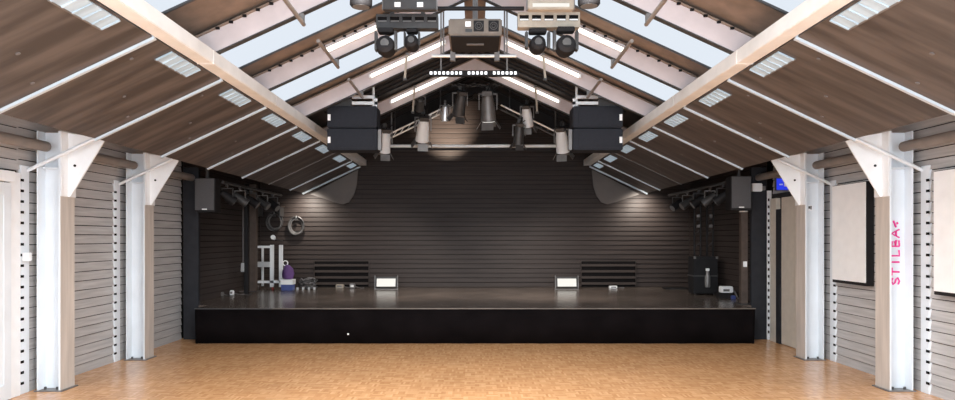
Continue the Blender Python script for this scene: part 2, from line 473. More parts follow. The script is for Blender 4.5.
# wall gadgets
o = MB().box(-.035, .035, -.03, .03, -.045, .045).build('junction_box', 'white', None, .006); o.location = (-4.748, 7.10, 1.45)
tag(o, 'small white box on the slotted rail left of the near left column', 'junction box')
o = thing('exit_sign', 'small blue lit sign behind the gusset of the far right column', 'sign', (4.60, 10.02, 2.36))
MB().box(-.10, .10, 0, .05, 0, .19).build('sign_case', 'dark', o, .005)
MB().box(-.09, .09, -.006, 0, .01, .18).build('sign_face', 'blue', o)
MB().box(-.05, .00, -.009, -.006, .08, .10).box(.02, .06, -.009, -.006, .06, .12).build('pictogram', 'white', o)
MB().box(.10, .20, .015, .035, .10, .14).build('bracket', 'dark', o)
o = thing('wall_lamp', 'small white lamp high beside the right end of the stage', 'lamp', (4.58, 10.86, 2.40))
MB().box(-.12, .04, -.10, -.02, 0, .13).build('lamp_body', 'white', o, .01)
MB().box(-.03, .10, -.08, -.02, .02, .09).build('lamp_shade', 'mid', o, .008)
MB().box(-.04, .04, -.02, .04, .03, .10).build('bracket', 'mid', o)

# ------------------------------------------------------------------ stage
st = thing('stage', 'low stage with dark reflective deck and black fabric front', 'stage', (0, YS, 0))
dk = MB()
dk.prism([(-4.36,.02,HS-.06), (4.36,.02,HS-.06), (4.36,YR-YS-.01,HS-.06), (-4.36,YR-YS-.01,HS-.06)], (0,0,.06))
dk.prism([(-4.49,YR-YS-.01,HS-.06), (4.49,YR-YS-.01,HS-.06), (4.49,YR-YS+.09,HS-.06), (-4.49,YR-YS+.09,HS-.06)], (0,0,.06))
dk.prism([(-4.77,YR-YS+.09,HS-.06), (4.77,YR-YS+.09,HS-.06), (4.77,YB-YS-.03,HS-.06), (-4.77,YB-YS-.03,HS-.06)], (0,0,.06))
dk.build('deck', 'stage', st)
MB().box(-4.37, -3.16, -.01, .02, HS-.012, HS+.002).build('edge_strip', 'dark', st)
MB().box(-3.15, 4.37, -.01, .02, HS-.008, HS+.003).build('edge_strip', 'nosing', st)
cu = MB(); n = 220
pts = []
for i in range(n+1):
    x = -4.36+8.72*i/n
    pts.append((x, .045+.010*math.sin(x*9+1.3*math.sin(x*2.1))+.005*math.sin(x*23)))
bm = cu.bm; lo = [bm.verts.new((x, y-.012, .005)) for x, y in pts]; hi = [bm.verts.new((x, .004, HS-.013)) for x, y in pts]
for i in range(n): bm.faces.new((lo[i], lo[i+1], hi[i+1], hi[i]))
c = cu.build('front_curtain', 'curtain', st, smooth=True)
md = c.modifiers.new('thickness', 'SOLIDIFY'); md.thickness = .006
for s in (-1, 1): MB().box(*sorted((s*4.33, s*4.36)), .03, YR-YS-.02, .0, HS-.06).build('end_skirt', 'curtain', st)
MB().box(-.012, .012, .006, .026, .14, .165).build('latch', 'silver', st).location = ((348-CX)/F*YS, 0, 0)

# ventilation grilles low on the back wall
for sx, lb in ((-1, 'black slatted vent low on the back wall, left of centre'), (1, 'black slatted vent low on the back wall, right of centre')):
    xc = (342-CX)/F*YB if sx < 0 else (608-CX)/F*YB
    t = thing('vent_grille', lb, 'vent', (xc, YB-.05, .57), 'vents in the back wall')
    MB().box(-.60, .60, .0, .022, 0, .56).build('dark_backing', 'gap', t)
    for k in range(4):
        z = .045+k*.135
        MB().prism([(-.60, 0, z), (-.60, -.028, z), (-.60, -.012, z+.050), (-.60, 0, z+.050)], (1.2,0,0)).build('slat', 'black_board', t)
    MB().box(-.615, -.60, -.03, .02, 0, .56).box(.60, .615, -.03, .02, 0, .56).build('frame', 'black_board', t)

# floor flood lights at the back of the stage
for px, lb in ((386, 'white faced flood light on the stage floor, left of centre'), (567, 'white faced flood light on the stage floor, right of centre')):
    p = at(px, 289, 14.3)
    t = thing('flood_light', lb, 'flood light', (p.x, 14.3, HS), 'flood lights on the stage floor')
    R = Matrix.Rotation(math.radians(-14), 3, 'X')
    MB().cbox((0, .05, .15), (.46, .07, .23), R).build('housing', 'dark', t, .008)
    MB().cbox((0, .012, .145), (.40, .012, .17), R).build('lamp_face', 'lamp', t)
    for k in range(3): MB().cbox((0, .0925+.002*k, .09+.06*k), (.42, .03, .012), R).build('cooling_fin', 'mid', t)
    for s in (-1, 1): MB().box(*sorted((s*.235, s*.250)), .02, .07, .0, .29).build('bracket', 'mid', t)
    MB().box(-.25, .25, .0, .13, 0, .012).build('foot', 'mid', t)

# ------------------------------------------------------------------ luminaires on the rafters
tube_names = {7.88: 'second rafter', 9.60: 'third rafter', 11.50: 'rafter above the stage front'}
for y, xa, xb in ((7.88, 1.10, 1.75), (9.60, .42, 1.50), (11.50, .45, 1.45)):
    for s, side in SIDES:
        t = thing('tube_light', 'glowing tube light fixed to the %s, %s slope' % (tube_names[y], side), 'tube light', (0, y, 0), 'tube lights on the rafters')
        o = -.075
        zc = lambda x: rtop(x)-.10
        MB().bar((s*xa, -.044, zc(xa)), (s*xb, -.044, zc(xb)), .025, .05).build('housing', 'white', t)
        MB().tube([(s*(xa+.02), o, zc(xa+.02)), (s*(xb-.02), o, zc(xb-.02))], .024, 10).build('tube', 'tube', t, smooth=True)
        for xx in (xa+.01, xb-.01): MB().cbox((s*xx, o, zc(xx)), (.03, .045, .05)).build('end_cap', 'white', t)

# short struts under the rafters
for y0, y1, w in ((5.47, 6.34, 'nearest rafter'), (6.92, 7.93, 'second rafter'), (8.60, 9.64, 'third rafter')):
    for s, side in SIDES:
        t = thing('strut', 'thin brown strut clamped under the %s, %s slope' % (w, side), 'strut', (s*1.62, y1-.06, 3.675), 'struts under the rafters')
        MB().tube([(0, y0-y1+.06, .012), (0, .06, -.005)], .020, 10).build('rod', 'pipe', t, smooth=True)
        MB().box(-.02, .02, -.02, .02, 0, rtop(1.62)-.240-3.675).build('clamp', 'mid', t)

for px, py0, py1, y, w in ((405, 56, 79, 9.60, 'third rafter'), (413, 88, 112, 11.50, 'rafter above the stage front')):
    for s, side in SIDES:
        x = abs(px-CX)/F*(y-.1)
        zl = at(px, py1, y-.1).z; zh = at(px, py0, y-.1).z
        t = thing('rafter_strap', 'short tan hanging strap on the %s, %s slope' % (w, side), 'strap', (s*x, y-.13, zl), 'straps on the rafters')
        MB().bar((0,0,0), (-s*.03, 0, rtop(abs(x)-.03)-zl-.03), .03, .02).build('band', 'beige', t)
        MB().box(-.025, .025, -.02, .02, -.03, .0).build('hook', 'dark', t)
        xx = abs(s*x-s*.03); zc_ = rtop(xx)-zl
        MB().box(-s*.03-.02, -s*.03+.02, -.012, .10, zc_-.058, zc_-.028).build('clamp', 'mid', t)

# ------------------------------------------------------------------ flown loudspeakers
for s, side in SIDES:
    px0, px1 = (327, 377) if s < 0 else (573, 623)
    Y = 9.75
    a, b = at(px0, 150, Y), at(px1, 106, Y)
    xc = (a.x+b.x)/2; w = b.x-a.x; zb, zt = a.z, b.z
    t = thing('loudspeaker', 'stack of two black loudspeaker cabinets hung from the roof on the %s' % side, 'loudspeaker', (xc, Y, zb), 'flown loudspeakers')
    h = zt-zb; hw = w/2
    for z0, z1 in ((0, h*.49), (h*.51, h)):
        cb = MB().box(-hw, hw, 0, .36, z0, z1).build('cabinet', 'navy', t, .012)
        MB().box(-hw+.08, hw-.05, -.008, .004, z0+.03, z1-.03).build('grille', 'navy', cb, .004)
        e = -s
        MB().box(*sorted((s*(hw-.012), s*(hw-.052))), -.010, .004, z0+h*.16, z0+h*.30).build('badge', 'board_white', cb)
    # rigging frame in bright bars towards the room centre
    xi, xo = -s*hw, s*hw
    for dzv in (.025, .115): MB().box(*sorted((xi, xi+s*.37)), .02, .07, h+dzv, h+dzv+.045).build('rigging_bar', 'silver', t)
    MB().box(*sorted((xi+s*.0, xi+s*.04)), .02, .07, h-.02, h+.16).build('rigging_bar', 'silver', t)
    MB().box(*sorted((xo-s*.02, xo-s*.34)), .05, .25, h+.0, h+.12).build('rigging_box', 'dark', t, .01)
    MB().tube([(xi+s*.06, .05, h), (xi+s*.06, .05, rtop(abs(xc+xi+s*.06))+.04-zb)], .02, 8).build('hanging_rod', 'silver', t)
    MB().tube([(xo-s*.18, .15, h+.10), (xo-s*.18, .15, rtop(abs(xc+xo-s*.18))+.04-zb)], .02, 8).build('hanging_rod', 'dark', t)
    MB().cbox((xi-s*.03, .1, h*.25), (.05, .1, .30)).build('side_bracket', 'mid', t, .004)

# small speakers high at both ends of the stage
for s, side in SIDES:
    px0, px1, py0, py1 = (194.5, 215, 178, 212) if s < 0 else (731, 751.5, 176, 210)
    Y = 10.6; a, b = at(px0, py1, Y), at(px1, py0, Y); hw = (b.x-a.x)/2; h = b.z-a.z
    t = thing('wall_speaker', 'dark grey box speaker hanging high at the %s end of the stage' % side, 'speaker', ((a.x+b.x)/2, Y, a.z), 'box speakers at the stage ends')
    MB().box(-hw, hw, 0, .24, 0, h).build('cabinet', 'black', t, .01)
    MB().box(-hw+.01, hw-.01, -.012, .0, .03, h-.01).build('grille', 'grille', t, .004)
    MB().box(-.04, .04, -.015, -.011, .035, .052).build('badge', 'board_white', t)
    MB().box(-.02, .02, .08, .14, h, h+.30).build('bracket', 'dark', t)

# ------------------------------------------------------------------ side lighting pipes with black spots
def spot(name, label, loc, scale=1.0, tilt=50, pan=0, body='black', lens=None, group=None, ht=.18):
    t = thing(name, label, 'spotlight', loc, group)      # loc = point on the pipe
    k = scale
    R = Matrix.Rotation(math.radians(pan), 3, 'Z') @ Matrix.Rotation(math.radians(-tilt), 3, 'X')
    MB().box(-.022*k, .022*k, -.03*k, .03*k, -.035*k, .03*k).build('clamp', 'dark', t)
    yk = MB()
    yk.bar((0,0,-.03*k), (0,0,-.06*k), .02*k, .02*k)
    yk.box(-.10*k, .10*k, -.012*k, .012*k, -.075*k, -.06*k)
    for s in (-1, 1): yk.box(*sorted((s*.092*k, s*.104*k)), -.012*k, .012*k, -.24*k, -.06*k)
    yk.build('yoke', 'mid' if body != 'black' else 'dark', t)
    c = Vector((0, 0, -.22*k)); d = R @ Vector((0, 1, 0))
    mb = MB().tube([c-d*.15*k, c-d*.13*k, c-d*.04*k, c+d*.06*k, c+d*.14*k, c+d*.145*k], [.035*k, .06*k, .075*k, .08*k, .088*k, .075*k], 14); can = mb.build('can', body, t, smooth=True)
    MB().tube([c+d*.1455*k, c+d*.150*k], .072*k, 14).build('lens', lens or 'mid', can)
    if scale > 1.1:                                      # four barn doors and a gel frame
        a = R @ Vector((1,0,0)); b = R @ Vector((0,0,1))
        for u, v in ((a,b), (-a,b), (b,a), (-b,a)):
            e = c+d*.15*k+u*.085*k; f = e+d*.075*k+u*.045*k
            MB().bar(e, f, .13*k, .006, up=u).build('barn_door', 'dark' if body == 'dark' else 'mid', can)
        MB().cbox(c-d*.16*k, (.11*k, .05*k, .11*k), R).build('rear_housing', 'dark', can, .006)
        MB().tube([c-d*.18*k, c-d*.20*k+Vector((.04,0,.08))*k, Vector((.05*k,.03*k,-.02*k)), Vector((.10*k,0,.01*k))], .007*k, 6).build('cable', 'black', t, smooth=True)
    return t
for s, side in SIDES:
    x = s*4.12; z = 2.56
    o = MB().tube([(0,0,0), (0,3.3,0)], .025, 10).build('lighting_pipe', 'dark', None, smooth=True); o.location = (x, 10.95, z)
    tag(o, 'dark pipe of spotlights running back over the %s side of the stage' % side, 'pipe')
    for k, (yy, xo) in enumerate(((11.15, 0), (11.75, 0), (12.35, 0), (13.0, 0), (13.65, 0))):
        spot('spotlight', 'small black spotlight, %s from the audience on the %s side pipe' % (('first','second','third','fourth','fifth')[k], side),
             (x+xo, yy, z-.02), .95, 35, s*(60+12*k), 'black' if k % 2 == 0 else 'dark', None, 'spotlights on the side pipes')

# ------------------------------------------------------------------ lights and bars under the ridge
# front bar
YP = 6.95
pz = at(475, 12.5, YP).z
o = MB().tube([(-.50,0,0), (.50,0,0)], .021, 10).build('lighting_pipe', 'black', None, smooth=True); o.location = (0, YP-.12, pz)
tag(o, 'short black pipe across the ridge above the projector', 'pipe')
def rows(px, py0, py1, Y): return at(px, py1, Y), at(px, py0, Y)
for s, side in SIDES:
    px0, px1, py0, py1 = (376, 438, 14, 28) if s < 0 else (518, 580, 12, 27)
    Y = 6.90; a, b = at(px0, py1, Y), at(px1, py0, Y); hw = (b.x-a.x)/2; h = b.z-a.z
    body = 'dark' if s < 0 else 'beige'
    t = thing('blinder_light', ('dark' if s < 0 else 'beige')+' bar light with five square windows, %s of the projector' % side, 'bar light', ((a.x+b.x)/2, Y, a.z), 'five-window bar lights')
    MB().box(-hw, hw, .02, .13, 0, h).build('housing', body, t, .006)
    fr_ = MB()
    cw = 2*hw/5
    fr_.box(-hw, hw, 0, .02, 0, h*.42); fr_.box(-hw, hw, 0, .02, h*.82, h)
    for k in range(6): fr_.box(-hw+k*cw-(.016 if k else 0), -hw+k*cw+(.016 if k < 5 else 0), 0, .02, h*.42, h*.82)
    fr_.build('front_frame', body, t)
    for k in range(5):
        cx = -hw+(k+.5)*cw
        wd_ = MB().box(cx-cw/2+.016, cx+cw/2-.016, .012, .02, h*.42, h*.82).build('window', 'gap', t)
        MB().box(cx-cw/2+.02, cx+cw/2-.02, .002, .012, h*.46, h*.55).build('reflector', 'mid' if s < 0 else 'board_white', wd_)
    MB().box(-hw*.6, hw*.6, .03, .10, h, h+.015).build('top_rail', 'dark', t)
    for q in (-.5, .5): MB().box(hw*q-.02, hw*q+.02, .05, .08, h, h+.10).build('clamp', 'dark', t)

def moving_head(label, px0, px1, py0, py1, Y, top):
    a, b = at(px0, py1, Y), at(px1, py0, Y); hw = (b.x-a.x)/2; h = b.z-a.z
    t = thing('moving_head', label, 'stage light', ((a.x+b.x)/2, Y, b.z), 'moving head lights')
    MB().box(-hw*.7, hw*.7, -.06, .06, -h*.16, 0).build('base', 'black', t, .008)
    for s in (-1, 1): MB().box(*sorted((s*hw*.78, s*hw)), -.05, .05, -h*.80, -h*.10).build('yoke_arm', 'dark', t, .008)
    r = h*.36
    hd = MB().tube([(0,-.11,-h*.60), (0,-.09,-h*.62), (0,.0,-h*.64), (0,.10,-h*.62), (0,.12,-h*.6)], [r*.55, r*.85, r, r*.9, r*.5], 16).build('head', 'black', t, smooth=True)
    MB().tube([(0,-.118,-h*.6), (0,-.111,-h*.6)], r*.42, 14).build('lens', 'dark', hd)
    MB().box(-.02, .02, -.02, .02, 0, top).build('clamp', 'dark', t)
    return t
moving_head('black moving head light under the dark bar light, far left', 375, 397, 29, 57, 6.85, .006)
moving_head('black moving head light under the beige bar light, right end', 553, 578, 28, 57, 6.85, .006)
moving_head('narrow black moving head light under the dark bar light, nearer the projector', 404, 420, 30, 51, 6.95, .004)
moving_head('small black moving head light under the beige bar light, nearer the projector', 525, 550, 30, 54, 6.95, .004)

# lamps half cut by the top edge of the photo
for px, wdt, Y, top, lb, body in ((361, 24, 5.95, 7, 'black lamp cut by the top edge, above left', 'black'), (589, 22, 5.95, 6, 'black lamp cut by the top edge, above right', 'black')):
    p = at(px, top, Y)
    t = thing('par_can', lb, 'stage light', (p.x, Y, p.z), 'lamps cut by the top edge')
    MB().tube([(0,0,0), (0,0,.02), (0,.01,.14), (0,.02,.22)], [.085,.10,.10,.06], 16).build('can', body, t, smooth=True)
    MB().tube([(0,0,-.004), (0,0,.0)], .075, 14).build('lens', 'mid', t)
    MB().box(-.012, .012, .0, .03, .22, rtop(abs(p.x))+.04-p.z).build('hanger', 'dark', t)
for px0, px1, py, Y, lb, body, lens in ((383, 436, 9, 6.55, 'dark fixture with two bright square lenses above the left bar light', 'dark', 'board_white'), (528, 574, 9, 6.55, 'pale fixture with a glowing strip above the beige bar light', 'beige', 'lamp')):
    a, b = at(px0, py, Y), at(px1, 0, Y); hw = (b.x-a.x)/2
    t = thing('strobe_light', lb, 'stage light', ((a.x+b.x)/2, Y, a.z), 'fixtures above the bar lights')
    MB().box(-hw, hw, 0, .10, 0, .12).build('housing', body, t, .008)
    if lens == 'lamp': MB().box(-hw*.8, hw*.8, -.006, 0, .022, .055).build('lamp_strip', 'lamp', t)
    else:
        for q in (-.45, .40): MB().box(hw*q-.03, hw*q+.03, -.008, 0, .02, .065).build('lens', 'board_white', t)
    for q in (-1, 1): MB().box(*sorted((q*hw, q*(hw+.012))), .02, .07, .0, .10).build('side_bracket', 'mid', t)
    MB().box(-.015, .015, .03, .06, .12, rtop(abs((a.x+b.x)/2))+.04-a.z).build('hanger', 'dark', t)

# projector
Y = 6.75; a, b = at(448.5, 35, Y), at(502, 18.5, Y); hw = (b.x-a.x)/2; h = b.z-a.z
t = thing('projector', 'boxy brown projector hanging under the ridge, two fan grilles on the back', 'projector', ((a.x+b.x)/2, Y, a.z))
MB().box(-hw, hw, 0, .60, 0, h).build('case', 'taupe', t, .012)
MB().box(-hw+.02, hw-.02, .02, .58, -.012, 0.004).build('underside', 'black', t)
for cx in (.035, .185):
    f = MB().box(cx-.052, cx+.052, -.008, .004, .035, .145).build('fan_grille', 'black', t, .003)
    MB().loop((cx, -.010, .09), .036, .005).loop((cx, -.010, .09), .018, .004).build('fan_guard', 'dark', f)
MB().box(-.10, -.045, -.006, .003, .085, .135).build('label_plate', 'board_white', t)
MB().box(-.10, -.03, -.006, .003, .03, .06).build('socket_panel', 'dark', t)
MB().box(-.09, .09, .26, .31, -.018, -.011).build('underside_strip', 'mid', t)
MB().tube([(0,.30,h), (0,.30,rtop(0)+.04-a.z)], .03, 10).build('ceiling_pole', 'mid', t)
MB().box(-.16, .16, .22, .38, h, h+.015).build('mount_plate', 'dark', t)
for q in (-1, 1): MB().box(*sorted((q*.02, q*.20)), .20, .24, h+.02, h+.035).build('mount_arm', 'dark', t)

# pale pipe below the projector and LED batten behind it
Y = 7.9; p = at(474, 56, Y)
o = thing('lighting_pipe', 'short pale pipe just under the projector', 'pipe', (p.x, Y, p.z))
MB().tube([(-.50,0,0), (.50,0,0)], .020, 10).build('pipe', 'silver', o, smooth=True)
for q in (-.25, .27): MB().box(q-.03, q+.03, -.03, .03, -.06, .05).build('clamp', 'mid', o)
for q in (-.36, .36): MB().tube([(q,0,.0), (q,0,rtop(q)+.04-p.z)], .010, 8).build('hanging_rod', 'mid', o)
Y = 8.5; p = at(474, 73, Y)
t = thing('led_batten', 'long black bar with a row of white LED dots under the ridge', 'LED bar', (p.x, Y, p.z))
MB().box(-.57, .57, 0, .07, -.035, .035).build('housing', 'black', t, .004)
for k in range(21):
    if k in (8, 14): continue
    MB().box(-.545+k*.0535-.016, -.545+k*.0535+.016, -.006, .001, -.018, .018).build('led_lens', 'led', t)
for q in (-.42, .42): MB().tube([(q,.03,.03), (q,.03,rtop(q)+.04-p.z)], .010, 8).build('hanging_rod', 'mid', t)
# crossbar with spots behind the LED bar
Y = 12.15; p = at(474, 85, Y)
o = thing('lighting_pipe', 'dark pipe under the ridge carrying the two middle spotlights', 'pipe', (p.x, Y, p.z))
MB().tube([(-.55,0,0), (.55,0,0)], .024, 10).build('pipe', 'dark', o, smooth=True)
for q in (-.38, .38): MB().tube([(q,0,0), (q,0,rtop(q)+.04-p.z)], .012, 8).build('hanging_rod', 'dark', o)
t = thing('cable_bundle', 'black cables looped along the pipe between the two middle spotlights', 'cables', (p.x, Y, p.z))
for k in range(4):
    P = [(-.52+.052*j, -.03-.008*k, .03-.05*abs(math.sin(j*.62+k))-.01*k) for j in range(21)]
    MB().tube(P, .010, 6).build('cable', 'black' if k % 2 else 'dark', t, smooth=True)
spot('spotlight', 'dark spotlight hanging under the ridge, left one of the middle pair', at(460, 88, 12.15), 1.35, 60, 20, 'dark', None, 'spotlights over the stage')
spot('spotlight', 'spotlight with a shiny grey can under the ridge, right one of the middle pair', at(488, 88, 12.15), 1.65, 72, -8, 'mid', 'lamp', 'spotlights over the stage')

# pale ladder trusses following the roof slope and the long white tie bar
YT = 12.45
for s, side in SIDES:
    x0, x1 = (.48, 1.72)
    zt = lambda x: at(475, 92.5, YT).z-.485*x
    t = thing('ladder_truss', 'pale ladder truss sloping under the %s roof over the stage' % side, 'truss', (0, YT, 0), 'sloping ladder trusses')
    off = .085
    MB().tube([(s*x0,0,zt(x0)), (s*x1,0,zt(x1))], .016, 8).build('chord', 'silver', t, smooth=True)
    MB().tube([(s*x0,0,zt(x0)-off), (s*x1,0,zt(x1)-off)], .016, 8).build('chord', 'silver' if s < 0 else 'dark', t, smooth=True)
    k = x0+.06; i = 0
    while k < x1-.05:
        MB().tube([(s*k,0,zt(k)), (s*(k+.07),0,zt(k+.07)-off)], .009, 6).build('rung', 'silver' if s < 0 else 'dark', t); k += .13
    for q in (.65, 1.5): MB().tube([(s*q,0,zt(q)), (s*q,.13,zt(q)+.08), (s*q,.17,rtop(q)+.04)], .010, 6).build('hanging_rod', 'dark', t)
a, b = at(389, 146, 12.75), at(558, 146, 12.75)
t = thing('tie_bar', 'long white horizontal pipe across the stage below the spotlights', 'pipe', (0, 12.75, a.z))
MB().tube([(a.x,0,0), (b.x,0,0)], .030, 12).build('pipe', 'white', t, smooth=True)
MB().box(a.x, b.x, .03, .06, -.075, -.035).build('dark_rail', 'black', t)
for q in (a.x+.05, b.x-.05): MB().tube([(q,0,0), (q,0,rtop(abs(q))+.04-a.z)], .014, 8).build('hanging_rod', 'mid', t)
# fixtures along the trusses
spot('spotlight', 'pale square spotlight just left of centre above the white pipe', at(423, 112, YT-.10), 1.5, 55, 12, 'board_white', 'dark', 'spotlights over the stage')
spot('spotlight', 'pale spotlight beside the left loudspeaker stack', at(385, 126, YT-.10), 1.35, 65, 20, 'white', 'dark', 'spotlights over the stage')
spot('spotlight', 'small pale spotlight at the top of the left ladder truss', at(445, 102, YT-.10), .95, 75, 10, 'silver', 'board_white', 'spotlights over the stage')
spot('spotlight', 'pale spotlight right of centre on the right ladder truss', at(527, 102, YT-.10), 1.25, 60, -15, 'white', 'dark', 'spotlights over the stage')
spot('spotlight', 'dark spotlight low under the right ladder truss', at(519, 121, YT-.16), 1.15, 70, 10, 'dark', None, 'spotlights over the stage')
spot('spotlight', 'pale spotlight beside the right loudspeaker stack', at(562, 124, YT-.10), 1.45, 65, -20, 'white', 'dark', 'spotlights over the stage')
spot('spotlight', 'dark spotlight hanging from the left ladder truss above the pale square one', at(420, 93, 11.6), .9, 30, 10, 'dark', None, 'spotlights over the stage')

# ------------------------------------------------------------------ stage left: post, rail, cart, cables
def post(label, px, Y, w, ztop, m='brownpost', name='stage_post'):
    x = (px-CX)/F*Y
    t = thing(name, label, 'post', (x, Y, HS))
    MB().box(-w/2, w/2, -w/2, w/2, .01, ztop-HS).build('shaft', m, t, .006)
    MB().box(-w/2-.05, w/2+.05, -w/2-.05, w/2+.05, 0, .01).build('foot_plate', 'dark', t)
    return t
post('dark brown post standing at the left side of the stage', 253.5, 13.75, .13, 2.75)
post('thin black post at the left side of the stage beside a pale pipe', 246.5, 13.0, .07, 2.7, 'black')
p = at(243, 268, 13.3)
t = thing('hanging_cable', 'pale straight cable hanging with a plug at the left side of the stage', 'cable', (p.x, 13.3, p.z))
MB().tube([(0,0,0), (0,0,1.3)], .014, 8).build('cable_run', 'cable', t, smooth=True)
MB().box(-.035, .035, -.03, .03, -.08, .10).build('plug', 'silver', t, .008)
pr = post('brown post under the box speaker at the right end of the stage', 743.5, 11.15, .11, 2.08)
MB().tube([(0,0,2.08-HS), (0,0,2.08-HS+.02)], .07, 12).build('cap', 'board_white', pr)
MB().box(-.03, .03, -.075, -.054, .62, .71).build('socket', 'board_white', pr)
# right tower
for k, px in enumerate((697.5, 710)):
    x = (px-CX)/F*13.22
    t = thing('lighting_tower', 'black ladder tower at the right side of the stage, %s upright' % ('left' if k == 0 else 'right'), 'tower', (x, 13.22, HS))
    for q in (-.06, .06): MB().tube([(q,0,.01), (q,0,2.05)], .02, 8).build('upright', 'black', t)
    for zz in range(8): MB().tube([(-.06,0,.15+zz*.25), (.06,0,.27+zz*.25)], .009, 6).build('rung', 'dark', t)
    MB().box(-.11, .11, -.07, .07, 0, .012).build('foot_plate', 'dark', t)
    for zz in (1.30, 1.5): MB().box(-.03, .03, -.055, -.02, zz, zz+.06).build('label_tag', 'mid', t)
# case with gear on top
t = thing('flight_case', 'black equipment case at the foot of the right lighting towers', 'case', (4.42, 12.8, HS))
MB().box(-.24, .22, 0, .34, .04, .74).build('box', 'black', t, .008)
MB().box(-.25, .23, -.008, .348, .36, .385).build('lid_strip', 'dark', t)
for (xx, yy) in ((-.19,.05),(.17,.05),(-.19,.29),(.17,.29)): MB().tube([(xx-.015,yy,.025), (xx+.015,yy,.025)], .025, 10).build('castor', 'dark', t)
for cx in (-.22, .20): MB().box(cx-.02, cx+.02, -.012, .02, .70, .745).build('corner_plate', 'mid', t)
t = thing('hand_tool', 'small grey bottle-like can hanging on the black case at right', 'can', (4.42, 12.735, HS+.16))
MB().tube([(0,0,0), (0,0,.02), (0,0,.20), (0,0,.25), (0,0,.31)], [.045,.05,.05,.03,.026], 12).build('body', 'mid', t, smooth=True)
MB().box(-.03, .03, -.03, .03, .31, .36).build('cap', 'board_white', t, .006)
MB().box(-.01, .01, .0, .064, .27, .29).build('hook', 'dark', t)
t = thing('junction_box', 'white cable box on a black plinth at the right end of the stage deck', 'box', (4.57, 12.2, HS))
MB().box(-.15, .12, -.08, .09, 0, .105).build('plinth', 'black', t, .006)
MB().box(-.11, .10, -.09, .07, .106, .22).build('box', 'board_white', t, .012)
MB().box(-.08, .03, -.095, -.089, .13, .17).build('label_plate', 'mid', t)
MB().tube([(.10,0,.16), (.14,-.06,.12), (.15,-.16,.018), (.14,-.40,.014), (.02,-.62,.014)], .012, 8).build('cable', 'cable', t, smooth=True)
MB().box(.04, .11, -.19, -.11, .0, .06).build('plug', 'bluep', t, .008)
# loose things on the deck
def gadget(name, label, cat, px, py, w, h, d, m, m2='mid'):
    Y = (EYE-HS)*F/(py-CY); p = at(px, py, Y)
    t = thing(name, label, cat, (p.x, Y, HS))
    MB().box(-w/2, w/2, -d/2, d/2, 0, h).build('body', m, t, min(w, h, d)*.15)
    MB().box(-w*.3, w*.3, -d/2-.006, -d/2+.002, h*.3, h*.75).build('front_panel', m2, t)
    MB().tube([(w/2,0,h*.4), (w/2+.06,.02,h*.2), (w/2+.14,-.04,.012), (w/2+.18,.06,.012)], .008, 6).build('lead', 'cable', t, smooth=True)
    return t
gadget('stage_box', 'pale connector box on the deck at the far left stage corner', 'connector box', 219, 296, .16, .07, .12, 'mid', 'board_white')
gadget('stage_box', 'white connector cube on the deck left of the brown post', 'connector box', 232, 295, .07, .09, .07, 'board_white')
gadget('stage_box', 'blue grey box on the deck near the left side wall', 'connector box', 228, 292, .22, .07, .18, 'bluep')
gadget('stage_box', 'low pale box on the deck in front of the left vent', 'connector box', 340, 288, .17, .08, .12, 'beige', 'mid')
gadget('stage_box', 'small white connector with cables in front of the left vent', 'connector box', 352.5, 288.5, .12, .11, .10, 'cable', 'board_white')
gadget('stage_box', 'small white wedge on the deck in front of the right vent', 'connector box', 613, 288.5, .17, .06, .10, 'board_white')
# dark base plate right
t = gadget('floor_plate', 'flat dark plate on the deck left of the right towers', 'plate', 676, 289, .52, .025, .3, 'black', 'dark')

# rolling rack of white tube
Y = 14.15
X = lambda px: (px-CX)/F*Y
Z = lambda py: EYE+(CY-py)/F*Y
x0 = X(255)+.06
t = thing('rolling_rack', 'white tubular rolling rack in the left rear corner of the stage', 'rack', ((x0+X(284))/2, Y, HS+.002))
ox = (x0+X(284))/2
L_ = lambda px: max(X(px), x0)-ox
zz = lambda py: Z(py)-HS
for px in (272, 281): 
    MB().bar((L_(px), 0, .06), (L_(px), 0, zz(245)), .075, .05).build('upright', 'white', t)
MB().bar((L_(255), .32, .06), (L_(255), .32, zz(247)), .04, .04).build('upright', 'white', t)
MB().bar((L_(255), .0, zz(247)), (L_(272), .0, zz(247)), .04, .05).build('crossbar', 'white', t)
MB().bar((L_(255), .0, zz(264.5)), (L_(272), .0, zz(264.5)), .04, .11).build('crossbar', 'silver', t)
MB().bar((L_(255), .0, zz(282)), (L_(291), .0, zz(282)), .05, .05).build('crossbar', 'white', t)
MB().bar((L_(255), 0, zz(247)), (L_(255), .32, zz(247)), .04, .04).build('crossbar', 'white', t)
MB().bar((L_(255), 0, zz(282)), (L_(255), .32, zz(282)), .04, .04).build('crossbar', 'white', t)
MB().bar((L_(272), 0, zz(282)), (L_(272), .32, zz(282)), .04, .04).build('crossbar', 'white', t)
for px in (257, 273, 289): 
    MB().tube([(L_(px)-.015, 0, .035), (L_(px)+.015, 0, .035)], .035, 12).build('castor', 'red' if px == 273 else 'dark', t)
    MB().box(L_(px)-.02, L_(px)+.02, -.02, .02, .05, .09).build('castor_fork', 'mid', t)
t = thing('purple_bag', 'purple cloth bag slumped against the white rolling rack', 'bag', (X(290), 13.98, HS+.237))
MB().tube([(0,0,0), (0,0,.02), (.01,0,.11), (.0,0,.20), (-.02,0,.26), (-.04,0,.29)], [.07,.11,.125,.11,.07,.03], 14).build('sack', 'purple', t, smooth=True)
MB().loop((-.05,0,.335), .05, .012).build('strap', 'board_white', t)
t = thing('crate', 'low blue and white crate on the deck below the purple bag', 'crate', (X(290), 14.0, HS))
MB().box(-.12, .12, -.10, .10, .002, .20).build('tub', 'bluep', t, .01)
MB().box(-.13, .13, -.11, .11, .13, .235).build('rim', 'board_white', t)
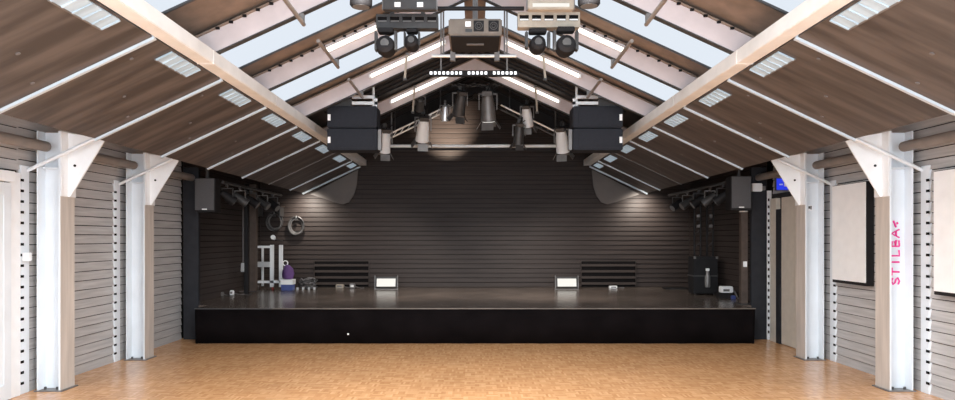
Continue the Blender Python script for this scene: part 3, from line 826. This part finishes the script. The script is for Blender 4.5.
t = thing('cable_heap', 'tangled heap of dark cables and connectors beside the left vent', 'cables', (X(306), 14.3, HS+.004))
random.seed(3)
for k in range(6):
    P = []
    R = random.uniform(.08, .19); ph = random.uniform(0, 6)
    for j in range(18):
        a_ = ph+j*.7
        P.append((R*math.cos(a_)+random.uniform(-.03,.03), .6*R*math.sin(a_), .018+abs(math.sin(j*.5+k))*.045*k))
    MB().tube(P, .014, 6).build('cable', 'cable' if k % 2 else 'dark', t, smooth=True)
for k in range(4): MB().cbox((-.18+k*.12, -.14, .025), (.04,.05,.05)).build('connector', 'silver', t)
# coils and kit hung on the back wall
for px, py, lb in ((275, 221, 'coiled grey cable on a hook in the rear left corner, above the rack'), (297, 225, 'coiled grey cable on a hook, right of the other coils')):
    p = at(px, py, YB-.06)
    t = thing('cable_coil', lb, 'cable coil', (p.x, YB-.06, p.z), 'coiled cables on the back wall')
    for k in range(5): MB().loop((random.uniform(-.02,.02), -.012*k, random.uniform(-.03,.0)), .13+.012*k, .012, 'Y', 1.15).build('turn', 'cable' if k % 2 else 'dark', t, smooth=True)
    MB().tube([(0,.045,.165), (0,-.07,.165), (0,-.07,.20)], .010, 6).build('hook', 'silver', t)
    MB().box(-.03, .03, -.075, -.045, .10, .15).build('tie', 'dark', t)
p = at(262, 214, 14.4)
t = thing('tool_shelf', 'dark wall shelf with small bright tools in the rear left corner', 'shelf', (-4.50, 14.5, p.z+.16))
MB().box(-.22, .30, 0, .30, 0, .02).build('board', 'brownpost', t)
for q in (-.19, .27): MB().box(q-.01, q+.01, .0, .30, -.2, 0).build('bracket', 'dark', t)
for k in range(5): MB().box(-.16+k*.09, -.11+k*.09, .03, .10, .02, .07+.03*(k % 3)).build('tool', 'cable' if k % 2 else 'mid', t, .006)
t = thing('work_lamp', 'small white lamp clamped above the white rolling rack', 'lamp', (X(272), 14.3, Z(239)))
MB().tube([(0,0,0), (0,-.04,.03), (0,-.09,.04)], [.03,.045,.05], 12).build('lamp_head', 'board_white', t, smooth=True)
MB().tube([(0,0,0), (0,.10,.0), (0,.63,-.04)], .012, 6).build('arm', 'dark', t)

# ------------------------------------------------------------------ light
def area(name, loc, rot, sx, sy, e, col=(1,1,1)):
    l = bpy.data.lights.new(name, 'AREA'); l.shape = 'RECTANGLE'; l.size = sx; l.size_y = sy; l.energy = e; l.color = col
    o = bpy.data.objects.new(name, l); COL.objects.link(o); o.location = loc; o.rotation_euler = rot; return o
def spotl(name, loc, tgt, e, ang, col=(1,.93,.83), blend=.8, r=.05):
    l = bpy.data.lights.new(name, 'SPOT'); l.energy = e; l.spot_size = math.radians(ang); l.spot_blend = blend; l.color = col; l.shadow_soft_size = r
    o = bpy.data.objects.new(name, l); COL.objects.link(o); o.location = loc
    o.rotation_euler = (Vector(tgt)-Vector(loc)).to_track_quat('-Z', 'Y').to_euler(); return o
for s in (-1, 1):
    spotl('stage_downlight', (s*3.70, 14.42, 2.64), (s*3.66, YB, 1.9), 62, 130, (1,.93,.83), 1.0)
spotl('stage_spot', (-.50, 13.95, 3.42), (-.62, YB, 4.05), 300, 72, (1,.88,.72), 1.0)
for px, en in ((423, 190), (488, 120), (527, 190)):
    p = at(px, 118, YT); spotl('stage_spot', (p.x*1.02, YT, 3.12), (p.x*2.2, YB-1.6, .6), en, 110, (1,.92,.84))
for x, y in ((-.9, 2.2), (.9, 2.2), (-.9, 3.9), (.9, 3.9), (-.9, 5.4), (.9, 5.4)):     # unseen fill lamps added under the ridge to brighten the floor
    spotl('floor_fill', (x, y, 3.95), (x*1.6, y+1.9, 0), 185, 112, (1,.965,.92), .7, .15)
w = bpy.data.worlds.new('daylight'); SC.world = w; w.use_nodes = True
bg = w.node_tree.nodes['Background']; bg.inputs[0].default_value = (.84, .92, 1.0, 1); bg.inputs[1].default_value = 3.6

# ------------------------------------------------------------------ camera
cd = bpy.data.cameras.new('camera'); cam = bpy.data.objects.new('camera', cd); COL.objects.link(cam)
cam.location = (0, 0, EYE); cam.rotation_euler = (math.pi/2, 0, 0)
cd.sensor_width = 36; cd.sensor_fit = 'HORIZONTAL'; cd.lens = 36*F/955
cd.shift_x = (477.5-CX)/955; cd.shift_y = (CY-200)/955
cd.clip_start = .05; cd.clip_end = 200
SC.camera = cam
vs = SC.view_settings; vs.view_transform = 'Standard'; vs.look = 'None'; vs.exposure = 0.42; vs.gamma = 1.0
vs.use_curve_mapping = False
